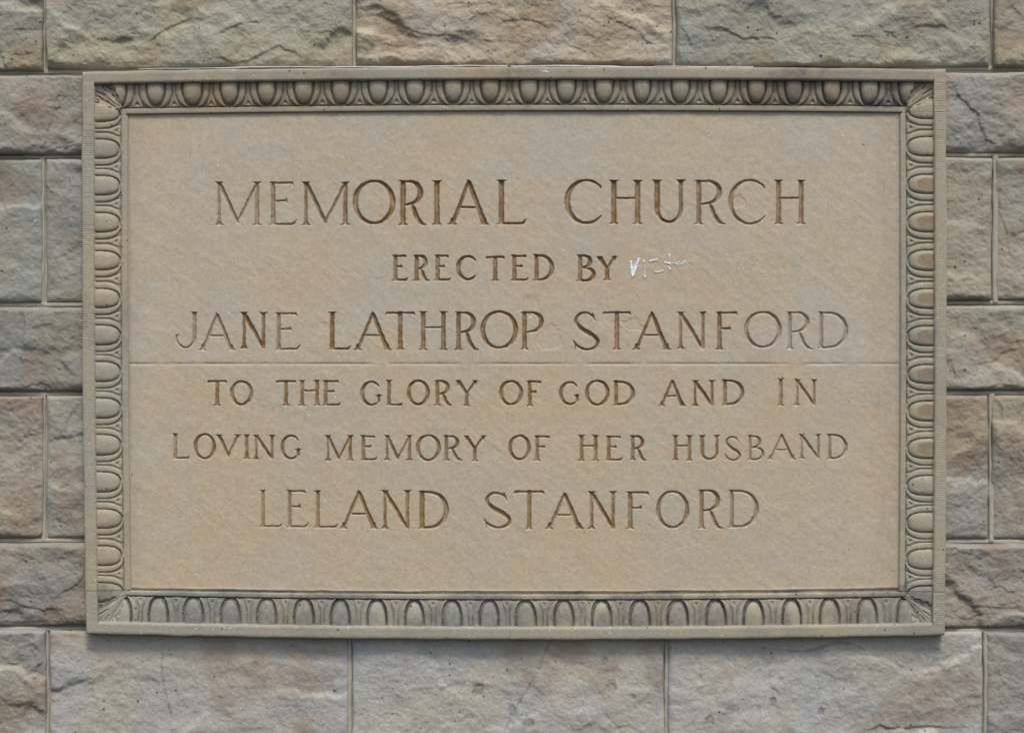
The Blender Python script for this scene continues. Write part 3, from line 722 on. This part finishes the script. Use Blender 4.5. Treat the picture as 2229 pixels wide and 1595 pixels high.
LINES = [
 (6.5, 3.1, 396.8, 490.3, "M468.4-567.4;E586.3-646.4;M657-760.3;O767-861@391.5-490;R867.3-929@393.6-490.5;I942.4-959.3@393.6-490;A975-1065@391.4-489.5;L1081.5-1145.4@392.5-489;C1228.4-1315.7@389.6-489.7;H1326.5-1397.8@392.8-487.9;U1420.7-1491.5@392.3-486.5;R1512.2-1580.9@392.8-488.7;C1585-1671@390-490.5;H1685.9-1753@392.8-488"),
 (5.1, 2.7, 555.5, 611.7, "E852.7-887;R898.7-935.7;E944.7-980.6;C992.5-1040;T1057.5-1097.9@558-611;E1111.8-1149.9;D1160-1206.5@554.5-612;B1255.2-1297.4@555-613;Y1297.4-1345.4@558.7-610.3"),
 (5.5, 2.7, 679.0, 762.0, "J381.3-430.7@679.6-759.5;A433.2-511.4@681.5-762.6;N522.8-581.7@680.3-759;E599.3-653.1@681-762;L714.9-764@679-761.4;A770.6-851.8;T838.4-903.6@679-761.4;H912.8-973.4;R989.6-1042.9;O1045.3-1127.7@676-760.2;P1133.3-1183.4@679-761;S1246.4-1304.5@678.6-762.6;T1312.5-1373@678.6-761;A1377.4-1460.5@678.6-761.4;N1473.9-1538@679.5-760.2;F1558.2-1607.6@679-761.4;O1619.7-1701.6@677-758.5;R1712.5-1769.4@679-760;D1781-1846.4@679-759"),
 (4.5, 2.45, 828.0, 883.0, "T451.6-493.7;O500.5-551;T601-644;H650.7-696.7;E702-740.8;G784-831@829-884;L839.7-876;O885-935.6@826.8-883;R945.3-984;Y990.8-1041.2@829-884;O1085.8-1138.6@827.5-883;F1146.3-1178.6@829-884;G1216.6-1262.6@830-883;O1273-1327.5@826.8-884;D1334.3-1382@829-883;A1433.9-1492.8@827.3-883.8;N1506.6-1556.7@828-883.5;D1571.2-1620.4@826.5-882.5;I1691.9-1707.6@825-883;N1729.4-1778.6@826.5-882.5"),
 (4.3, 2.35, 948.0, 1002.0, "L375.5-412@944.5-998.7;O421.2-470@943-1000.5;V470-523.7@946.5-994;I531.2-542.4@946.5-999;N551.2-598.6@947-999.5;G610-655.4@946-1001;M707.4-768.6@948-1002.5;E784.3-820.3;M836-897.3@948-1001.5;O905-959.5@945.5-1004;R965-1005;Y1008.7-1058.7@948.7-1003.5;O1106.2-1155.4@946.2-1002.5;F1162.9-1197.9@948.7-1003;H1259.4-1302.9@948-1003;E1318.6-1354.8@949-1002.5;R1371-1407.2;H1463.7-1507;U1522-1567@947.5-1001.5;S1577.4-1612.4@949.5-1002.5;B1627.4-1664.4@948-1002;A1671.8-1731.8@945.5-1000;N1739.8-1787.3@945.5-998.7;D1800.3-1845.3@945-1000"),
 (5.5, 2.8, 1068.0, 1149.0, "L565.4-614.4@1067-1147.4;E623.6-671@1067-1148;L684.8-736@1068-1148.7;A739.8-822.3@1067.5-1150;N829.8-894.8@1067.5-1151;D909.5-977@1068.7-1151;S1052.4-1112.4@1070.5-1150;T1118.6-1184.9@1068-1152;A1187.9-1269.8@1072-1151;N1279.8-1342.3@1070-1151;F1363.5-1416@1070-1151;O1428-1500.4@1067-1151;R1519.4-1575@1066-1150.5;D1586-1652@1066.3-1148.6"),
]
# how well single letters survive: (line, index) -> stroke width, residue, ochre
WEAR = {(0,0):(.72,.55,0),(0,1):(.7,.6,0),(0,2):(.82,.8,.3),(0,12):(.7,.6,.2),(0,11):(.85,.7,.3),(0,13):(.85,.75,.3),(0,3):(.95,.8,.5),(0,8):(1,.8,.6),(0,9):(1,.9,.5),
        (2,0):(.85,.55,0),(2,1):(.85,.5,0),(2,3):(.75,.6,0),(2,16):(.8,.45,.35),(2,17):(.72,.3,0),(2,18):(.72,.35,.3),(2,12):(1.05,.8,.7),(2,14):(.9,.7,.3),
        (5,0):(.62,.6,0),(5,1):(.68,.65,0),(5,2):(.72,.65,.2),(5,5):(1.1,.8,.9),(5,6):(1.05,.8,.8),(5,3):(.95,.8,.5),(5,4):(.95,.8,.5),(5,7):(.95,.8,.8),(5,10):(1,.8,.8),(5,8):(.95,.8,.6),(5,9):(.95,.8,.6),(5,12):(.9,.7,.7),(5,13):(.75,.5,.2),(5,11):(.8,.7,.4),
        (4,19):(.75,.7,0),(4,20):(.72,.6,0),(4,21):(.75,.6,0),(4,22):(.8,.6,0),(4,23):(.8,.6,0),(4,0):(.85,.6,.2),(3,18):(.9,.65,0),(3,19):(.85,.6,0)}
letters = []
for li, (s, t, ya, yb, txt) in enumerate(LINES):
    for gi, tok in enumerate(txt.split(';')):
        ch = tok[0]; rng_, _, ys = tok[1:].partition('@'); a, b = map(float, rng_.split('-'))
        y0, y1 = map(float, ys.split('-')) if ys else (ya, yb)
        wr, res, och = WEAR.get((li, gi), (1.0, .97, .35 if li == 0 else 0.15))
        letters.append((ch, a, b, y0, y1, s, t, wr, res, och, li, gi))

# ------------------------------------------------------------------ the inscribed slabs
JOINT = 791.6
def slab(ylo, yhi, yfine, tint, lab, first):
    X = join_lines(spaced(266, 372, 4), np.array([277,278.5,280,281.5,283]), spaced(372, 1850, 1.28), spaced(1850, 1972, 4), np.array([1953,1954.5,1956,1957.5,1959]))
    ys = [np.array([ylo, ylo+.7, ylo+1.6, yhi-1.6, yhi-.7, yhi])]
    prev = ylo+1.6
    for a, b in yfine:
        ys += [spaced(prev, a, 5.0), spaced(a, b, 1.28)]; prev = b
    ys.append(spaced(prev, yhi-1.6, 5.0))
    if not first: ys.append(np.array([1277,1280,1282,1284,1286,1288]))
    Y = join_lines(*ys)
    px, py = np.meshgrid(X, Y)
    h = 17.5+fbm(px, py, 260, 4, 11)*0.9+fbm(px, py, 28, 4, 12, 0.6)*0.35
    # slanting dressing marks
    ru = px*0.79+py*0.61; rv = -px*0.61+py*0.79
    h = h+fbm(ru*0.16, rv, 9, 3, 13)*0.22
    # a shallow drafted line beside the border
    wob = fbm(py, py*0, 120, 3, 14)*1.2; sh = 6.0*(py-246)/1041.0
    h = h-1.3*(1-sstep(278.5, 281.5, px+wob-sh*0.9))-1.2*sstep(1954.5, 1957.5, px+wob+sh*0.3)+0.7*np.exp(-((px+wob-sh*.9-282.5)/1.6)**2)+0.9*np.exp(-((px+wob+sh*.3-1954)/1.6)**2)
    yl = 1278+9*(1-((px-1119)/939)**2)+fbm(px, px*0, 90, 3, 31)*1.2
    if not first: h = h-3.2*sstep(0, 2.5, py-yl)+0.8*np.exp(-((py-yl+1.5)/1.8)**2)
    # a few scaled spots of the surface
    for cx, cy, rr, dp in [(1150,665,26,1.2),(1610,440,17,0.9),(1195,735,34,0.8),(1380,705,22,0.8),(700,712,18,.5),(1700,1095,16,.5),(1470,640,20,.5)]:
        d = np.hypot(px-cx, (py-cy)*1.3)/rr+fbm(px, py, 22, 3, 15)*0.35
        h = h-dp*(1-sstep(0.85, 1.0, d))
    dep = np.zeros_like(h); lid = np.full(h.shape, -1); st = np.zeros((h.size, 3)); R = np.zeros(h.shape); O = np.zeros(h.shape)
    for k, (ch, a, b, y0, y1, s, t, wr, res, och, li, gi) in enumerate(letters):
        if y1 < ylo or y0 > yhi: continue
        i0, i1 = np.searchsorted(X, [a-8, b+8]); j0, j1 = np.searchsorted(Y, [y0-8, y1+8])
        gx = px[j0:j1, i0:i1]; gy = py[j0:j1, i0:i1]
        qx = gx+fbm(gx, gy, 9, 3, 17)*0.55; qy = gy+fbm(gx, gy, 9, 3, 18)*0.55
        best = np.full(gx.shape, -9.0)
        for path in glyph(ch, a, b, y0, y1, s*(0.45+0.55*wr) if wr < 1 else s*wr, t*(0.6+0.4*wr) if wr < 1 else t):
            P = np.array(path, float)
            for m in range(len(P)-1):
                A, B = P[m], P[m+1]; d = B[:2]-A[:2]; L2 = d@d
                if L2 < 1e-6: continue
                tt = np.clip(((qx-A[0])*d[0]+(qy-A[1])*d[1])/L2, 0, 1)
                best = np.maximum(best, A[2]+tt*(B[2]-A[2])-np.hypot(qx-A[0]-tt*d[0], qy-A[1]-tt*d[1]))
        best = np.minimum(best, np.minimum(qy-(y0-0.8), y1+0.8-qy)*1.1)
        best = best+fbm(gx, gy, 5, 2, 19)*0.22
        best = best+0.35*(wr > .6)
        f = np.clip(best, 0, None); dd = (f*1.5+0.5*np.minimum(f, 1))*(0.55+0.45*min(wr, 1))
        dd = np.minimum(dd, s*1.05)
        sub = dep[j0:j1, i0:i1]; hit = best > 0
        sub[...] = np.maximum(sub, dd)
        lid[j0:j1, i0:i1][hit] = k
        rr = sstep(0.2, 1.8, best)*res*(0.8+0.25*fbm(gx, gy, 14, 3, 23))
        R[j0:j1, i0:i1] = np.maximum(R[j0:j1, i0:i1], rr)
        oo = sstep(1.0, 3.5, best)*och*sstep(-0.4, 0.4, fbm(gx, gy, 40, 2, 24+li))
        O[j0:j1, i0:i1] = np.maximum(O[j0:j1, i0:i1], oo)
    h = h-dep
    # arris at the joint between the two slabs
    ej = np.abs(py-JOINT); h = h-(0.75+0.7*fbm(px, px*0, 40, 3, 25))*(1-sstep(0.3, 1.8, ej))
    V = np.stack([a_.ravel() for a_ in world_xyz(px, py, h, 18)], 1)
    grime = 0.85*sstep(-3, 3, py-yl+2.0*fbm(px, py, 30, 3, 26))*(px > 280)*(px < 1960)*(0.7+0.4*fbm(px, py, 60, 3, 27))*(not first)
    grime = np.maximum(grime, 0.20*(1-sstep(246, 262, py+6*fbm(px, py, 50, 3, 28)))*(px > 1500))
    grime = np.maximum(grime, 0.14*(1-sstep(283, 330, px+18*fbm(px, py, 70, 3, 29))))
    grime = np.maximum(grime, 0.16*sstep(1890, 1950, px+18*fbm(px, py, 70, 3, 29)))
    glow_veins = 0.95*sstep(-0.25, 0.6, fbm(ru*0.5, rv, 130, 4, 33, 0.6))*np.exp(-((px-1080)/520)**2-((py-520)/300)**2)*(dep <= 0.1)  # pale glow over the upper centre: light put into the stain alpha
    glow_veins = np.maximum(glow_veins, 0.55*sstep(0.25, 0.8, fbm(ru*0.35, rv, 80, 4, 34, 0.6))*(dep <= 0.1))
    st = np.concatenate([st, glow_veins.reshape(-1, 1)], 1)
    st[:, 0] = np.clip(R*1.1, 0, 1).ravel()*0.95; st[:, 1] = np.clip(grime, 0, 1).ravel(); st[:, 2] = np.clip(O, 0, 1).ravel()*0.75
    F = grid_faces(len(Y), len(X))
    fl = lid.ravel()[F].max(1)
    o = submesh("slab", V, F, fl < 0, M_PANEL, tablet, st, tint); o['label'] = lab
    order = np.argsort(fl, kind='stable'); fs = fl[order]
    for k, Lk in enumerate(letters):
        a, b = np.searchsorted(fs, [k, k+1])
        if b-a < 4: continue
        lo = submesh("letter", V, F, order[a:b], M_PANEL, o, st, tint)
        lo['label'] = "incised letter %s" % Lk[0]
    return o
slab_a = slab(238, JOINT-0.12, [(386,494),(551,616),(673,766)], (1.0, 1.0, 1.0), "upper inscribed slab with three lines of letters", True)
slab_b = slab(JOINT+0.12, 1302, [(824,887),(941,1007),(1063,1155)], (1.0, 0.985, 0.955), "lower inscribed slab with three lines of letters", False)

# ------------------------------------------------------------------ white paint scrawl and flecks on the upper slab
def blobs(name, dots, mat, parent, h=17.9, thick=0.5, nominal=18):
    Vs, Fs, o = [], [], 0; r = random.Random(9)
    for (x, y, rad) in dots:
        n = 9; ring_ = []
        for k in range(n):
            a = 2*math.pi*k/n; q = rad*r.uniform(.85, 1.35); ring_.append((x+q*math.cos(a), y+q*math.sin(a)))
        P = [(a_, b_, h-1.0) for a_, b_ in ring_]+[(x+(a_-x)*.8, y+(b_-y)*.8, h+thick) for a_, b_ in ring_]+[(x, y, h+thick*1.2)]
        for p in P: Vs.append(world_xyz(p[0], p[1], p[2], nominal))
        for k in range(n):
            k2 = (k+1) % n; Fs.append((o+k, o+k2, o+n+k2, o+n+k)[::-1]); Fs.append((o+n+k, o+n+k2, o+2*n, o+2*n)[::-1])
        o += 2*n+1
    me = bpy.data.meshes.new(name); me.from_pydata([tuple(map(float, v)) for v in Vs], [], [tuple(dict.fromkeys(f)) for f in Fs]); me.update()
    me.materials.append(mat); ob = bpy.data.objects.new(name, me); link(ob, parent); return ob
r = random.Random(4); dots = []
def dab(x0, y0, x1, y1, w0, w1, dens=1.0, jit=.4):
    n = max(1, int(math.hypot(x1-x0, y1-y0)/1.1*dens))
    for i in range(n+1):
        t_ = i/n; w = w0+(w1-w0)*t_
        for _ in range(max(1, int(w*3.4-1))):
            q = w*math.sqrt(r.random()); a_ = r.uniform(0, 6.283)
            dots.append((x0+(x1-x0)*t_+q*math.cos(a_)+r.uniform(-jit, jit), y0+(y1-y0)*t_+q*math.sin(a_)+r.uniform(-jit, jit), r.uniform(.6, 1.25)))
dab(1373,569,1377,599,2.2,2.4); dab(1377,600,1384,582,2.6,2.6); dab(1384,582,1390.5,563,2.6,1.6); dab(1380,578,1377,590,2.0,2.2)
dab(1402,568,1403,570,2.6,2.4); dab(1403,573,1403.5,602,1.1,1.3,.33); dab(1403,598,1404,602,1.6,1.4)
dab(1414,568.5,1430,564.5,1.2,1.8); dab(1426,591.5,1434,592,.9,.9); dab(1434,592,1443.5,588.5,.9,1.0)
dab(1455,555,1459,556,2.0,1.2); dab(1457,557,1456,562,1.3,.8); dab(1448,571,1458,573,2.0,1.4); dab(1458,573,1485,575,.8,.7,.6,.9); dab(1484,574,1492,567,1.2,1.0,.6,1.0)
dab(1496,571,1513,566,.7,.6,.4,1.2); dab(1456,582,1459,586,1.6,1.2); dab(1466,573,1492,570,.5,.5,.35,1.8); dab(1466,572,1478,578,.6,.6,.4,1.4)
o = blobs("paint_scrawl", dots, M_PAINT, slab_a); o['label'] = "scrawled white paint letters after the word BY"
dots = [(1879,314,3.0),(1881,316,1.8)]
o = blobs("paint_spot", dots, M_BLUE, slab_a); o['label'] = "small blue paint spot near the upper right corner"
dots = [(1178,155,1.2),(1184,155.5,1.6),(1188,156,2.0),(1192,157.5,1.4),(1182,158,.9),(1195,157,1.0)]
top_b = [c for c in tablet.children if c.name.startswith("border_stone")][1]
o = blobs("white_fleck", dots, M_PAINT, top_b, h=44.9, nominal=40); o['label'] = "white flecks on the upper fillet"
